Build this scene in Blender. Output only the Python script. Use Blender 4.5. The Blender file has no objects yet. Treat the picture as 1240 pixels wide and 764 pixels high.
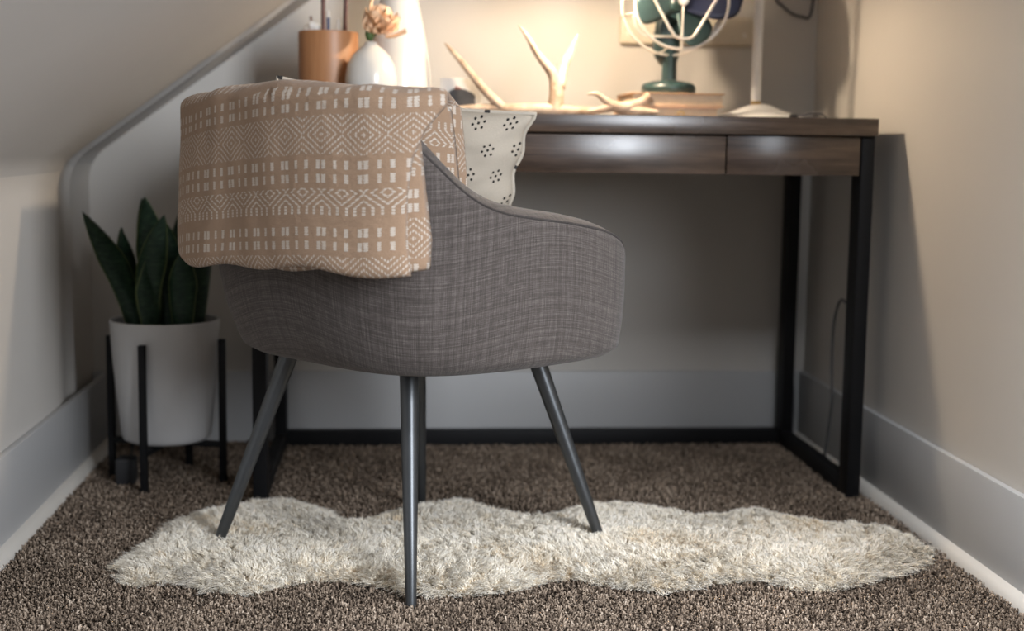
import bpy, bmesh, math, random
import numpy as np
from mathutils import Vector, Matrix, noise

# ------------------------------------------------------------------ camera, world, light, exposure
S = bpy.context.scene
C = S.collection
rnd = random.Random(7)
PI = math.pi

def make_camera():
    f_px, yaw, pitch, roll, h = 1676.1, 0.0854, 0.1232, 0.0133, 0.6927
    d = Vector((math.sin(yaw)*math.cos(pitch), math.cos(yaw)*math.cos(pitch), -math.sin(pitch)))
    r = Vector((math.cos(yaw), -math.sin(yaw), 0)); u = r.cross(d)
    r2 = r*math.cos(roll) + u*math.sin(roll); u2 = u*math.cos(roll) - r*math.sin(roll)
    cam = bpy.data.cameras.new('camera'); o = bpy.data.objects.new('camera', cam); C.objects.link(o)
    M = Matrix((r2, u2, -d)).transposed().to_4x4(); M.translation = (0, 0, h)
    o.matrix_world = M
    cam.sensor_width = 36; cam.lens = 36*f_px/1240
    cam.dof.use_dof = True; cam.dof.focus_distance = 2.10; cam.dof.aperture_fstop = 2.5
    cam.clip_start = 0.02
    S.camera = o
make_camera()

S.view_settings.view_transform = 'Standard'; S.view_settings.look = 'None'
S.view_settings.gamma = 1; S.view_settings.use_curve_mapping = False
S.view_settings.exposure = 0.12

world = bpy.data.worlds.new('room_daylight'); S.world = world; world.use_nodes = True
bg = world.node_tree.nodes['Background']
bg.inputs['Color'].default_value = (0.80, 0.88, 1.0, 1); bg.inputs['Strength'].default_value = 0.14

def area(name, loc, target, sx, sy, power, col):
    l = bpy.data.lights.new(name, 'AREA'); l.shape = 'RECTANGLE'; l.size = sx; l.size_y = sy
    l.energy = power; l.color = col
    o = bpy.data.objects.new(name, l); C.objects.link(o); o.location = loc
    o.rotation_euler = (Vector(target)-Vector(loc)).to_track_quat('-Z', 'Y').to_euler()
    return o
# daylight: a window behind the camera on the right, a smaller one on the left
area('window_light_right', (1.55, -0.55, 1.35), (0.1, 2.6, 0.5), 0.75, 1.2, 92, (0.88, 0.93, 1.0))
area('window_light_left', (-1.5, 0.9, 1.05), (0.9, 2.6, 0.5), 0.35, 0.7, 30, (0.92, 0.95, 1.0))
area('skylight', (0.45, 0.85, 2.25), (0.2, 2.15, 0.1), 0.9, 0.9, 84, (0.90, 0.94, 1.0))

# ------------------------------------------------------------------ helpers
def link(o, parent=None):
    C.objects.link(o)
    if parent is not None: o.parent = parent
    return o
def mesh_obj(name, bm, mat, parent=None, smooth=True):
    me = bpy.data.meshes.new(name); bm.normal_update(); bm.to_mesh(me); bm.free()
    if mat is not None: me.materials.append(mat)
    if smooth:
        me.polygons.foreach_set('use_smooth', [True]*len(me.polygons))
    return link(bpy.data.objects.new(name, me), parent)
def sharp(o, deg=35):
    o.data.set_sharp_from_angle(angle=math.radians(deg)); return o
def data_obj(name, V, F, mat, parent=None, smooth=True):
    me = bpy.data.meshes.new(name); me.from_pydata([tuple(v) for v in V], [], F); me.update()
    if mat is not None: me.materials.append(mat)
    if smooth: me.polygons.foreach_set('use_smooth', [True]*len(me.polygons))
    return link(bpy.data.objects.new(name, me), parent)
def thing(name, label, cat, loc=(0, 0, 0), rz=0, group=None):
    o = bpy.data.objects.new(name, None); o.empty_display_size = 0.05
    link(o); o.location = loc; o.rotation_euler = (0, 0, rz)
    return tag(o, label, cat, group)
def tag(o, label, cat, group=None):
    o['label'] = label; o['category'] = cat
    if group: o['group'] = group
    return o
def struct(o):
    o['kind'] = 'structure'; return o
def bm_box(bm, lo, hi, bevel=0.0, seg=2):
    lo = Vector(lo); hi = Vector(hi)
    r = bmesh.ops.create_cube(bm, size=1.0)
    vs = r['verts']
    for v in vs:
        v.co = Vector(((lo.x+hi.x)/2+v.co.x*(hi.x-lo.x), (lo.y+hi.y)/2+v.co.y*(hi.y-lo.y), (lo.z+hi.z)/2+v.co.z*(hi.z-lo.z)))
    if bevel > 0:
        es = list({e for v in vs for e in v.link_edges})
        bmesh.ops.bevel(bm, geom=es, offset=bevel, segments=seg, affect='EDGES', profile=0.5)
def box(name, lo, hi, mat, parent=None, bevel=0.002, seg=2):
    bm = bmesh.new(); bm_box(bm, lo, hi, bevel, seg)
    return sharp(mesh_obj(name, bm, mat, parent), 40)
def bm_lathe(bm, prof, n=40, cx=0, cy=0, cap0=True, cap1=True):
    rings = []
    for r, z in prof:
        if r < 1e-5: rings.append([bm.verts.new((cx, cy, z))])
        else: rings.append([bm.verts.new((cx+r*math.cos(2*PI*i/n), cy+r*math.sin(2*PI*i/n), z)) for i in range(n)])
    for a, b in zip(rings, rings[1:]):
        for i in range(n):
            j = (i+1) % n
            if len(a) == 1 and len(b) == 1: continue
            if len(a) == 1: bm.faces.new((a[0], b[j], b[i]))
            elif len(b) == 1: bm.faces.new((a[i], a[j], b[0]))
            else: bm.faces.new((a[i], a[j], b[j], b[i]))
    if cap0 and len(rings[0]) > 1: bm.faces.new(list(reversed(rings[0])))
    if cap1 and len(rings[-1]) > 1: bm.faces.new(rings[-1])
def lathe(name, prof, mat, parent=None, n=40, loc=(0, 0, 0), ang=40, **k):
    bm = bmesh.new(); bm_lathe(bm, prof, n, **k)
    bmesh.ops.recalc_face_normals(bm, faces=bm.faces)
    o = mesh_obj(name, bm, mat, parent); o.location = loc
    return sharp(o, ang)
def catmull(pts, n):
    P = [Vector(p) for p in pts]; out = []
    P = [P[0]*2-P[1]] + P + [P[-1]*2-P[-2]]
    for i in range(1, len(P)-2):
        for k in range(n):
            t = k/n; a, b, c, d = P[i-1:i+3]
            out.append(0.5*((2*b)+(c-a)*t+(2*a-5*b+4*c-d)*t*t+(3*b-a-3*c+d)*t**3))
    out.append(P[-2]); return out
def lin(vals, n):
    out = []
    for a, b in zip(vals, vals[1:]):
        for k in range(n): out.append(a+(b-a)*k/n)
    out.append(vals[-1]); return out
def bm_tube(bm, pts, rads, n=10, closed=False, cap=True):
    pts = [Vector(p) for p in pts]
    if not isinstance(rads, (list, tuple)): rads = [rads]*len(pts)
    m = len(pts); rings = []; N = None
    for i, p in enumerate(pts):
        if closed: t = (pts[(i+1) % m]-pts[i-1]).normalized()
        else: t = (pts[min(i+1, m-1)]-pts[max(i-1, 0)]).normalized()
        if N is None:
            N = t.orthogonal().normalized()
        else:
            N = (N - t*N.dot(t)).normalized()
        B = t.cross(N)
        rings.append([bm.verts.new(p+(N*math.cos(2*PI*k/n)+B*math.sin(2*PI*k/n))*rads[i]) for k in range(n)])
    rr = range(m if closed else m-1)
    for i in rr:
        a, b = rings[i], rings[(i+1) % m]
        off = 0
        if closed and i == m-1:
            off = min(range(n), key=lambda o: (a[0].co-b[o].co).length)
        for k in range(n):
            bm.faces.new((a[k], a[(k+1) % n], b[(k+1+off) % n], b[(k+off) % n]))
    if cap and not closed:
        bm.faces.new(list(reversed(rings[0]))); bm.faces.new(rings[-1])
def tube(name, pts, rads, mat, parent=None, n=10, closed=False):
    bm = bmesh.new(); bm_tube(bm, pts, rads, n, closed)
    bmesh.ops.recalc_face_normals(bm, faces=bm.faces)
    return sharp(mesh_obj(name, bm, mat, parent), 60)

# ------------------------------------------------------------------ materials
class NT:
    def __init__(s, name):
        s.m = bpy.data.materials.new(name); s.m.use_nodes = True
        s.t = s.m.node_tree; s.b = s.t.nodes['Principled BSDF']
    def n(s, kind, **k):
        x = s.t.nodes.new(kind)
        for a, b in k.items(): setattr(x, a, b)
        return x
    def put(s, sock, v):
        if isinstance(v, bpy.types.NodeSocket): s.t.links.new(v, sock)
        elif v is not None:
            if sock.type == 'RGBA' and len(v) == 3: v = (*v, 1)
            sock.default_value = v
    def math(s, op, a, b=None, c=None):
        x = s.n('ShaderNodeMath', operation=op)
        for i, v in enumerate((a, b, c)):
            if v is not None: s.put(x.inputs[i], v)
        return x.outputs[0]
    def coord(s, which='Object'):
        return s.n('ShaderNodeTexCoord').outputs[which]
    def mapping(s, vec, scale=(1, 1, 1), rot=(0, 0, 0), loc=(0, 0, 0)):
        x = s.n('ShaderNodeMapping'); s.put(x.inputs['Vector'], vec)
        x.inputs['Scale'].default_value = scale; x.inputs['Rotation'].default_value = rot; x.inputs['Location'].default_value = loc
        return x.outputs[0]
    def noise(s, vec, scale=5, detail=3, rough=0.5):
        x = s.n('ShaderNodeTexNoise'); s.put(x.inputs['Vector'], vec)
        x.inputs['Scale'].default_value = scale; x.inputs['Detail'].default_value = detail; x.inputs['Roughness'].default_value = rough
        return x.outputs['Fac']
    def ramp(s, fac, stops):
        x = s.n('ShaderNodeValToRGB'); s.put(x.inputs[0], fac); e = x.color_ramp.elements
        while len(e) < len(stops): e.new(0.5)
        for el, (p, c) in zip(e, stops): el.position = p; el.color = (*c, 1)
        return x.outputs[0]
    def mix(s, fac, a, b):
        x = s.n('ShaderNodeMix', data_type='RGBA'); s.put(x.inputs[0], fac); s.put(x.inputs[6], a); s.put(x.inputs[7], b)
        return x.outputs[2]
    def xyz(s, vec):
        x = s.n('ShaderNodeSeparateXYZ'); s.put(x.inputs[0], vec); return x.outputs
    def bump(s, height, strength=0.3, dist=0.001):
        x = s.n('ShaderNodeBump'); s.put(x.inputs['Height'], height)
        x.inputs['Strength'].default_value = strength; x.inputs['Distance'].default_value = dist
        s.t.links.new(x.outputs[0], s.b.inputs['Normal'])
    def set(s, **k):
        for a, v in k.items(): s.put(s.b.inputs[a.replace('_', ' ')], v)
        return s.m

def paint(name, col, rough=0.6, metal=0.0, var=0.06, scale=14, bump=0.05, spec=0.5):
    t = NT(name); f = t.noise(t.coord(), scale, 3)
    a = tuple(c*(1-var) for c in col); b = tuple(min(1, c*(1+var)) for c in col)
    c = t.ramp(f, [(0.3, a), (0.7, b)])
    if bump: t.bump(t.noise(t.coord(), scale*14, 2), bump, 0.001)
    return t.set(Base_Color=c, Roughness=rough, Metallic=metal, Specular_IOR_Level=spec)

M = {}
M['wall'] = paint('wall_paint', (0.575, 0.545, 0.505), 0.75, scale=3, var=0.02, bump=0.06)
M['slope'] = paint('ceiling_paint', (0.52, 0.50, 0.475), 0.75, scale=3, var=0.02, bump=0.06)
M['trim'] = paint('trim_paint', (0.485, 0.485, 0.485), 0.45, scale=4, var=0.02, bump=0.03)
M['shoe'] = paint('shoe_moulding_paint', (0.70, 0.66, 0.60), 0.5, scale=4, var=0.03, bump=0.03)
M['black_metal'] = paint('black_powder_coat', (0.009, 0.009, 0.010), 0.55, var=0.1, bump=0.05, spec=0.2)
M['gunmetal'] = paint('gunmetal_tube', (0.10, 0.105, 0.11), 0.36, 0.75, var=0.05, scale=30, bump=0.03)
M['ceramic'] = paint('white_ceramic', (0.60, 0.59, 0.585), 0.35, var=0.03, bump=0.02)
M['gloss_white'] = paint('glazed_white_ceramic', (0.68, 0.665, 0.63), 0.2, var=0.02, bump=0)
M['lamp_white'] = paint('white_enamel', (0.80, 0.79, 0.78), 0.3, var=0.02, bump=0)
M['brass'] = paint('brass', (0.62, 0.42, 0.16), 0.3, 1.0, var=0.05)
M['teal'] = paint('teal_enamel', (0.014, 0.034, 0.035), 0.36, 0.0, var=0.12, scale=20)
M['teal_light'] = paint('teal_enamel_blade', (0.042, 0.075, 0.078), 0.35, 0.2, var=0.12, scale=20)
M['navy'] = paint('navy_enamel', (0.013, 0.017, 0.040), 0.4, var=0.1)
M['wire'] = paint('nickel_wire', (0.66, 0.61, 0.54), 0.35, 0.6, var=0.05)
M['cord'] = paint('black_cord', (0.02, 0.02, 0.022), 0.55, var=0.1)
M['grey_cord'] = paint('grey_cord', (0.10, 0.10, 0.105), 0.5, var=0.1)
M['cream_plastic'] = paint('cream_painted_wood', (0.62, 0.55, 0.44), 0.5, var=0.05)
M['petal'] = paint('peach_petal', (0.95, 0.66, 0.44), 0.6, var=0.10, scale=60)
M['green'] = paint('stem_green', (0.06, 0.11, 0.03), 0.6, var=0.2)
M['cup'] = None
M['soil'] = paint('potting_soil', (0.02, 0.015, 0.012), 0.95, var=0.5, scale=120, bump=0.6)
M['brush_handle'] = paint('dark_red_lacquer', (0.075, 0.020, 0.014), 0.45, var=0.1)
M['pencil_blue'] = paint('blue_pencil_paint', (0.10, 0.12, 0.20), 0.4)
M['card'] = paint('white_card', (0.80, 0.77, 0.72), 0.7, var=0.02)
M['ink'] = paint('dark_grey_print', (0.05, 0.05, 0.052), 0.7, var=0.25, scale=80)
M['ink_red'] = paint('rust_print', (0.32, 0.10, 0.06), 0.7)
M['paper'] = paint('book_paper', (0.68, 0.55, 0.40), 0.8, var=0.06, scale=90)
M['tan_cover'] = paint('tan_book_cover', (0.50, 0.31, 0.18), 0.55, var=0.12, scale=20)
M['pink_cover'] = paint('pale_pink_book_cover', (0.62, 0.42, 0.31), 0.55, var=0.1, scale=20)

def wood(name, stops, axis=0, rough=0.35, bump=0.12, spec=0.5):
    t = NT(name); sc = [22, 22, 22]; sc[axis] = 1.4
    v = t.mapping(t.coord(), tuple(sc))
    f = t.noise(v, 2.2, 6, 0.6); g = t.noise(t.mapping(t.coord(), tuple(x*5 for x in sc)), 3, 3)
    f2 = t.math('ADD', t.math('MULTIPLY', f, 0.75), t.math('MULTIPLY', g, 0.25))
    t.bump(g, bump, 0.0006)
    big = t.noise(t.coord(), 9, 3)
    return t.set(Base_Color=t.ramp(f2, stops), Roughness=t.math('ADD', t.math('MULTIPLY', big, 0.22), rough-0.11), Specular_IOR_Level=spec)
M['desk_wood'] = wood('dark_walnut', [(0.34, (0.034, 0.022, 0.016)), (0.5, (0.080, 0.051, 0.036)), (0.66, (0.135, 0.088, 0.061))], 0, 0.25, spec=0.8)
M['cup'] = wood('cherry_wood', [(0.3, (0.33, 0.145, 0.06)), (0.7, (0.50, 0.25, 0.115))], 2, 0.45)

def m_linen():
    t = NT('grey_brown_linen'); uv = t.coord('UV')
    def threads(along, across, per_m, sc):
        row = t.math('FLOOR', t.math('MULTIPLY', across, per_m))
        wn = t.n('ShaderNodeTexWhiteNoise', noise_dimensions='1D'); t.put(wn.inputs['W'], row)
        cv = t.n('ShaderNodeCombineXYZ')
        t.put(cv.inputs[0], t.math('ADD', t.math('MULTIPLY', along, sc), t.math('MULTIPLY', wn.outputs[0], 90.0)))
        t.put(cv.inputs[1], t.math('MULTIPLY', row, 7.31))
        return t.math('ADD', t.math('MULTIPLY', t.noise(cv.outputs[0], 1.0, 3, 0.6), 0.75), t.math('MULTIPLY', wn.outputs[0], 0.25))
    sx, sy, sz = t.xyz(uv)
    a = threads(sx, sy, 820, 46); b = threads(sy, sx, 820, 46)
    big = t.noise(uv, 7, 3)
    x, y, z = t.xyz(uv)
    wv = t.math('MULTIPLY', t.math('ADD', t.math('SINE', t.math('MULTIPLY', x, 4300)), t.math('SINE', t.math('MULTIPLY', y, 4300))), 0.03)
    f = t.math('ADD', t.math('ADD', t.math('MULTIPLY', a, 0.52), t.math('MULTIPLY', b, 0.48)), wv)
    f = t.math('ADD', f, t.math('MULTIPLY', t.math('SUBTRACT', big, 0.5), 0.05))
    t.bump(f, 0.5, 0.0012)
    return t.set(Base_Color=t.ramp(f, [(0.30, (0.050, 0.041, 0.037)), (0.5, (0.094, 0.079, 0.072)), (0.70, (0.185, 0.160, 0.147))]), Roughness=0.9, Specular_IOR_Level=0.2, Sheen_Weight=0.15)
M['linen'] = m_linen()
M['piping'] = paint('dark_seam_piping', (0.055, 0.047, 0.044), 0.9, var=0.3, scale=300, bump=0.3)

def m_throw():
    t = NT('woven_tan_throw'); uv = t.coord('UV')
    wob = t.n('ShaderNodeTexNoise'); t.put(wob.inputs['Vector'], uv); wob.inputs['Scale'].default_value = 420
    ad = t.n('ShaderNodeVectorMath', operation='MULTIPLY_ADD')
    t.put(ad.inputs[0], wob.outputs['Color']); ad.inputs[1].default_value = (0.0026, 0.0022, 0); t.put(ad.inputs[2], uv)
    x, y, z = t.xyz(ad.outputs[0])
    P, T = 0.062, 0.195
    xp = t.math('FRACT', t.math('DIVIDE', x, P))
    v = t.math('MULTIPLY', t.math('FRACT', t.math('DIVIDE', y, T)), T)      # 0..T
    def band(lo, hi): return t.math('MULTIPLY', t.math('GREATER_THAN', v, lo), t.math('LESS_THAN', v, hi))
    def col(c, w): return t.math('LESS_THAN', t.math('ABSOLUTE', t.math('SUBTRACT', xp, c)), w/2)
    def either(*a):
        r = a[0]
        for b in a[1:]: r = t.math('MAXIMUM', r, b)
        return r
    tooth = t.math('GREATER_THAN', t.math('FRACT', t.math('DIVIDE', y, 0.0032)), 0.25)
    wide = t.math('MULTIPLY', tooth, 0.025)
    def colw(c, w): return t.math('LESS_THAN', t.math('ABSOLUTE', t.math('SUBTRACT', xp, c)), t.math('ADD', w/2-0.010, wide))
    motif = either(colw(0.10, 0.075), colw(0.42, 0.075), colw(0.555, 0.075), colw(0.83, 0.05))
    rows = either(band(0.015, 0.027), band(0.034, 0.046), band(0.117, 0.129), band(0.136, 0.148))
    dashes = t.math('MULTIPLY', motif, rows)
    a = t.math('ABSOLUTE', t.math('SUBTRACT', t.math('MULTIPLY', xp, 2), 1))
    b = t.math('DIVIDE', t.math('ABSOLUTE', t.math('SUBTRACT', v, 0.0815)), 0.0275)
    d = t.math('ADD', a, b)
    lines = t.math('LESS_THAN', t.math('FRACT', t.math('MULTIPLY', d, 3.0)), 0.37)
    st = t.math('GREATER_THAN', t.math('FRACT', t.math('DIVIDE', x, 0.0038)), 0.36)
    diamond = t.math('MULTIPLY', t.math('MULTIPLY', lines, st), band(0.054, 0.109))
    e = t.math('DIVIDE', t.math('SUBTRACT', v, 0.156), 0.036)
    m = t.math('ADD', a, t.math('MULTIPLY', t.math('MAXIMUM', t.math('SUBTRACT', 0.55, t.math('ABSOLUTE', t.math('SUBTRACT', e, 0.15))), 0.0), 1.5))
    arch = t.math('MULTIPLY', t.math('LESS_THAN', t.math('FRACT', t.math('ADD', t.math('MULTIPLY', m, 2.6), 0.15)), 0.36), band(0.156, 0.192))
    st2 = t.math('GREATER_THAN', t.math('FRACT', t.math('DIVIDE', y, 0.0042)), 0.22)
    arch = t.math('MULTIPLY', arch, st2)
    pat = either(dashes, diamond, arch)
    wea = t.noise(uv, 900, 2); slow = t.noise(uv, 30, 3)
    pat = t.math('MULTIPLY', pat, t.math('ADD', 0.45, t.math('MULTIPLY', slow, 0.55)))
    weave = t.math('ADD', t.math('SINE', t.math('MULTIPLY', x, 3600)), t.math('SINE', t.math('MULTIPLY', y, 3600)))
    t.bump(t.math('ADD', t.math('ADD', t.math('MULTIPLY', weave, 0.10), t.math('MULTIPLY', wea, 0.4)), t.math('ADD', t.math('MULTIPLY', pat, 0.8), t.math('MULTIPLY', t.noise(uv, 70, 3), 2.2))), 0.8, 0.0014)
    tan = t.ramp(wea, [(0.3, (0.31, 0.198, 0.126)), (0.7, (0.43, 0.290, 0.192))])
    return t.set(Base_Color=t.mix(pat, tan, (0.70, 0.63, 0.55)), Roughness=0.9, Specular_IOR_Level=0.2, Sheen_Weight=0.2)
M['throw'] = m_throw()

def m_cushion():
    t = NT('cream_dotted_cotton'); uv = t.coord('UV')
    x, y, z = t.xyz(uv)
    P = 0.053
    gy = t.math('DIVIDE', y, P*0.86); row = t.math('FLOOR', gy)
    gx = t.math('ADD', t.math('DIVIDE', x, P), t.math('MULTIPLY', t.math('MODULO', row, 2.0), 0.5))
    cx = t.math('MULTIPLY', t.math('SUBTRACT', t.math('FRACT', gx), 0.5), P)
    cy = t.math('MULTIPLY', t.math('SUBTRACT', t.math('FRACT', gy), 0.5), P*0.86)
    r = t.math('SQRT', t.math('ADD', t.math('MULTIPLY', cx, cx), t.math('MULTIPLY', cy, cy)))
    th = t.math('ADD', t.math('ARCTAN2', cy, cx), PI*2+0.25)
    seg = t.math('MULTIPLY', t.math('SUBTRACT', t.math('FRACT', t.math('DIVIDE', th, PI/3)), 0.5), PI/3)
    dx = t.math('SUBTRACT', t.math('MULTIPLY', r, t.math('COSINE', seg)), 0.0098)
    dy = t.math('MULTIPLY', r, t.math('SINE', seg))
    dd = t.math('SQRT', t.math('ADD', t.math('MULTIPLY', dx, dx), t.math('MULTIPLY', dy, dy)))
    dot = t.math('LESS_THAN', t.math('MINIMUM', dd, r), 0.0023)
    w = t.noise(uv, 700, 2)
    t.bump(w, 0.3, 0.0006)
    base = t.ramp(w, [(0.3, (0.45, 0.395, 0.32)), (0.7, (0.57, 0.505, 0.42))])
    return t.set(Base_Color=t.mix(dot, base, (0.02, 0.018, 0.018)), Roughness=0.85, Specular_IOR_Level=0.2)
M['cushion'] = m_cushion()
M['cushion_edge'] = None
def m_stripe():
    t = NT('cream_dotted_piping'); x, y, z = t.xyz(t.coord('UV'))
    s = t.math('LESS_THAN', t.math('FRACT', t.math('DIVIDE', x, 0.058)), 0.05)
    return t.set(Base_Color=t.mix(s, (0.55, 0.49, 0.41), (0.03, 0.027, 0.026)), Roughness=0.85)
M['cushion_edge'] = m_stripe()

def m_leaf():
    t = NT('snake_plant_leaf'); x, y, z = t.xyz(t.coord('UV'))
    edge = t.math('GREATER_THAN', t.math('ABSOLUTE', t.math('SUBTRACT', x, 0.5)), 0.455)
    n = t.noise(t.mapping(t.coord('UV'), (2.0, 22, 1)), 1.5, 4)
    base = t.ramp(n, [(0.35, (0.008, 0.022, 0.013)), (0.62, (0.020, 0.046, 0.024)), (0.75, (0.045, 0.080, 0.045))])
    t.bump(n, 0.15, 0.001)
    return t.set(Base_Color=t.mix(t.math('MULTIPLY', edge, 0.75), base, (0.13, 0.16, 0.06)), Roughness=0.42, Specular_IOR_Level=0.25)
M['leaf'] = m_leaf()

def m_attr(name, attr, stops, rough=0.95, sheen=0.0, extra=None):
    t = NT(name); a = t.n('ShaderNodeAttribute'); a.attribute_name = attr
    return t.set(Base_Color=t.ramp(a.outputs['Fac'], stops), Roughness=rough, Specular_IOR_Level=0.15, Sheen_Weight=sheen)
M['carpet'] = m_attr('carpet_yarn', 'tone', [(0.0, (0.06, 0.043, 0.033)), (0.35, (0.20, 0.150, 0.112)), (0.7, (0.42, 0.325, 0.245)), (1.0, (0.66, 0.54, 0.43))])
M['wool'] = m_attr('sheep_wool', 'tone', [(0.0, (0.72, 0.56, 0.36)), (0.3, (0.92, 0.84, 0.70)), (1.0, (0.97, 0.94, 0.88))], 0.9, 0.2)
M['carpet_base'] = paint('carpet_backing', (0.075, 0.055, 0.042), 0.95, var=0.4, scale=150, bump=0.5)
M['pelt'] = paint('sheepskin_pelt', (0.55, 0.46, 0.34), 0.9, var=0.15, scale=60, bump=0.3)

def m_antler():
    t = NT('antler_bone'); v = t.mapping(t.coord(), (30, 30, 30))
    f = t.noise(v, 1.2, 4, 0.6); t.bump(t.noise(t.coord(), 160, 3), 0.35, 0.0015)
    return t.set(Base_Color=t.ramp(f, [(0.3, (0.30, 0.20, 0.13)), (0.55, (0.52, 0.41, 0.31)), (0.75, (0.68, 0.58, 0.47))]), Roughness=0.5)
M['antler'] = m_antler()
def m_bulb():
    t = NT('warm_bulb'); return t.set(Base_Color=(1, 0.9, 0.75), Emission_Color=(1.0, 0.66, 0.33, 1), Emission_Strength=25.0)
M['bulb'] = m_bulb()

# ------------------------------------------------------------------ setting
XL, XR, YB, YN = -0.656, 0.966, 3.17, 1.20
KNEE, SLOPE, HB = 0.632, 0.733, 0.170

# floor
struct(box('floor', (-3.0, -2.5, -0.06), (3.0, YB+0.1, 0.0), M['carpet_base'], None, 0))
floor = bpy.data.objects['floor']
# back wall and right wall
struct(box('wall_back', (XL-0.25, YB, -0.06), (XR+0.12, YB+0.1, 2.1), M['wall'], None, 0))
struct(box('wall_right', (XR, YN, -0.06), (XR+0.1, YB, 2.1), M['wall'], None, 0))

# knee wall and sloped ceiling: one swept outline; near the back both step outwards past a soft nose and a bead
def outline(off):
    # corner rounded; off = distance moved outwards (away from the room)
    ax, az = XL-off, 0.0
    n = Vector((-SLOPE, 1)).normalized()              # outward normal of the slope (x, z)
    # slope line shifted by off
    def slope_at(x): return KNEE+SLOPE*(x-XL)+off*math.hypot(1, SLOPE)
    cz = slope_at(ax)
    r = 0.05
    pts = [Vector((ax, -0.06)), Vector((ax, 0.3))]
    A = Vector((ax, cz-r)); B = Vector((ax, cz)); D = Vector((ax+r*math.cos(math.atan(SLOPE)), cz+r*math.sin(math.atan(SLOPE))))
    for k in range(9):
        t = k/8; pts.append(A*(1-t)**2+B*2*t*(1-t)+D*t*t)
    for x in (-0.3, 0.2, 0.7, XR+0.01): pts.append(Vector((x, slope_at(x))))
    return pts
prof = [(1.30, 0.0), (2.3, 0.0), (2.60, 0.0), (2.70, 0.001), (2.77, 0.004), (2.83, 0.012), (2.88, 0.020), (2.925, 0.022), (2.935, 0.016), (2.945, 0.013), (2.955, 0.016), (2.965, 0.022), (2.98, 0.024), (3.1, 0.024), (YB, 0.024)]
def sweep(i0, i1, back):
    V, F = [], []
    m = i1-i0
    for y, off in prof:
        for p in outline(off)[i0:i1]: V.append((p.x, y, p.y))
    for j in range(len(prof)-1):
        for i in range(m-1):
            a = j*m+i; F.append((a, a+1, a+m+1, a+m))
    # outer skin so that the wall has thickness
    base = len(V)
    for y, off in prof:
        for p in outline(back)[i0:i1]: V.append((p.x, y, p.y))
    for j in range(len(prof)-1):
        for i in range(m-1):
            a = base+j*m+i; F.append((a, a+m, a+m+1, a+1))
    for i in range(m-1):
        F.append((i, base+i, base+i+1, i+1)); k = (len(prof)-1)*m
        F.append((k+i, k+i+1, base+k+i+1, base+k+i))
    return V, F
V, F = sweep(0, 7, 0.10); o = struct(data_obj('wall_left', V, F, M['wall'])); sharp(o, 60)
V, F = sweep(6, 15, 0.10); o = struct(data_obj('ceiling', V, F, M['slope'])); sharp(o, 60)

# baseboards with shoe moulding
def baseboard(name, lo, hi): return struct(box(name, lo, hi, M['trim'], None, 0.003))
baseboard('baseboard_left', (XL, 1.30, 0), (XL+0.014, YB-0.014, HB))
baseboard('baseboard_back', (XL-0.024, YB-0.014, 0), (XR, YB, HB))
baseboard('baseboard_right', (XR-0.014, YN, 0), (XR, YB-0.014, HB))
def shoe(name, x, sgn):
    bm = bmesh.new(); pr = [(0, 0), (0.020, 0)]+[(0.020*math.cos(a), 0.026*math.sin(a)) for a in (0.3, 0.6, 0.9, 1.2)]+[(0, 0.026)]
    rings = [[bm.verts.new((x+sgn*a, y, b)) for a, b in pr] for y in (1.30 if sgn > 0 else YN, YB-0.014)]
    n = len(pr)
    for i in range(n): bm.faces.new((rings[0][i], rings[0][(i+1) % n], rings[1][(i+1) % n], rings[1][i]))
    bm.faces.new(rings[0]); bm.faces.new(list(reversed(rings[1])))
    bmesh.ops.recalc_face_normals(bm, faces=bm.faces)
    return struct(sharp(mesh_obj(name, bm, M['shoe']), 40))
shoe('trim_1', XL+0.014, 1); shoe('trim_2', XR-0.014, -1)

# ------------------------------------------------------------------ rug outline (metres on the floor)
RUG = [(-0.416, 2.11), (-0.435, 2.19), (-0.424, 2.27), (-0.389, 2.44), (-0.275, 2.545), (-0.167, 2.555), (-0.07, 2.43), (0.005, 2.50), (0.131, 2.545), (0.247, 2.445), (0.348, 2.51), (0.459, 2.505), (0.562, 2.435), (0.662, 2.485), (0.726, 2.42), (0.793, 2.365), (0.869, 2.36), (0.905, 2.30), (0.905, 2.20), (0.880, 2.17), (0.802, 2.107), (0.683, 2.037), (0.62, 2.044), (0.579, 2.087), (0.494, 2.065), (0.411, 2.041), (0.326, 2.077), (0.265, 2.108), (0.181, 2.051), (0.104, 2.035), (0.042, 2.045), (-0.073, 2.11), (-0.149, 2.105), (-0.208, 2.056), (-0.271, 2.071), (-0.335, 2.122), (-0.378, 2.105)]
def closed_catmull(P, n):
    P = [Vector((*p, 0)) for p in P]; m = len(P); out = []
    for i in range(m):
        a, b, c, d = P[i-1], P[i], P[(i+1) % m], P[(i+2) % m]
        for k in range(n):
            t = k/n; out.append(0.5*((2*b)+(c-a)*t+(2*a-5*b+4*c-d)*t*t+(3*b-a-3*c+d)*t**3))
    return np.array([(p.x, p.y) for p in out])
RO = closed_catmull(RUG, 5)
def rug_dist(P):
    # signed distance of points to the outline (positive inside)
    A = RO; B = np.roll(RO, -1, 0); inside = np.zeros(len(P), bool); best = np.full(len(P), 9.0)
    for a, b in zip(A, B):
        ab = b-a; t = np.clip(((P-a)@ab)/(ab@ab+1e-12), 0, 1)
        best = np.minimum(best, np.hypot(*(P-a-t[:, None]*ab).T))
        c = (a[1] > P[:, 1]) != (b[1] > P[:, 1])
        xi = a[0]+(P[:, 1]-a[1])/(b[1]-a[1]+1e-12)*(b[0]-a[0])
        inside ^= c & (P[:, 0] < xi)
    return np.where(inside, best, -best)
rng = np.random.default_rng(3)

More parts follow.
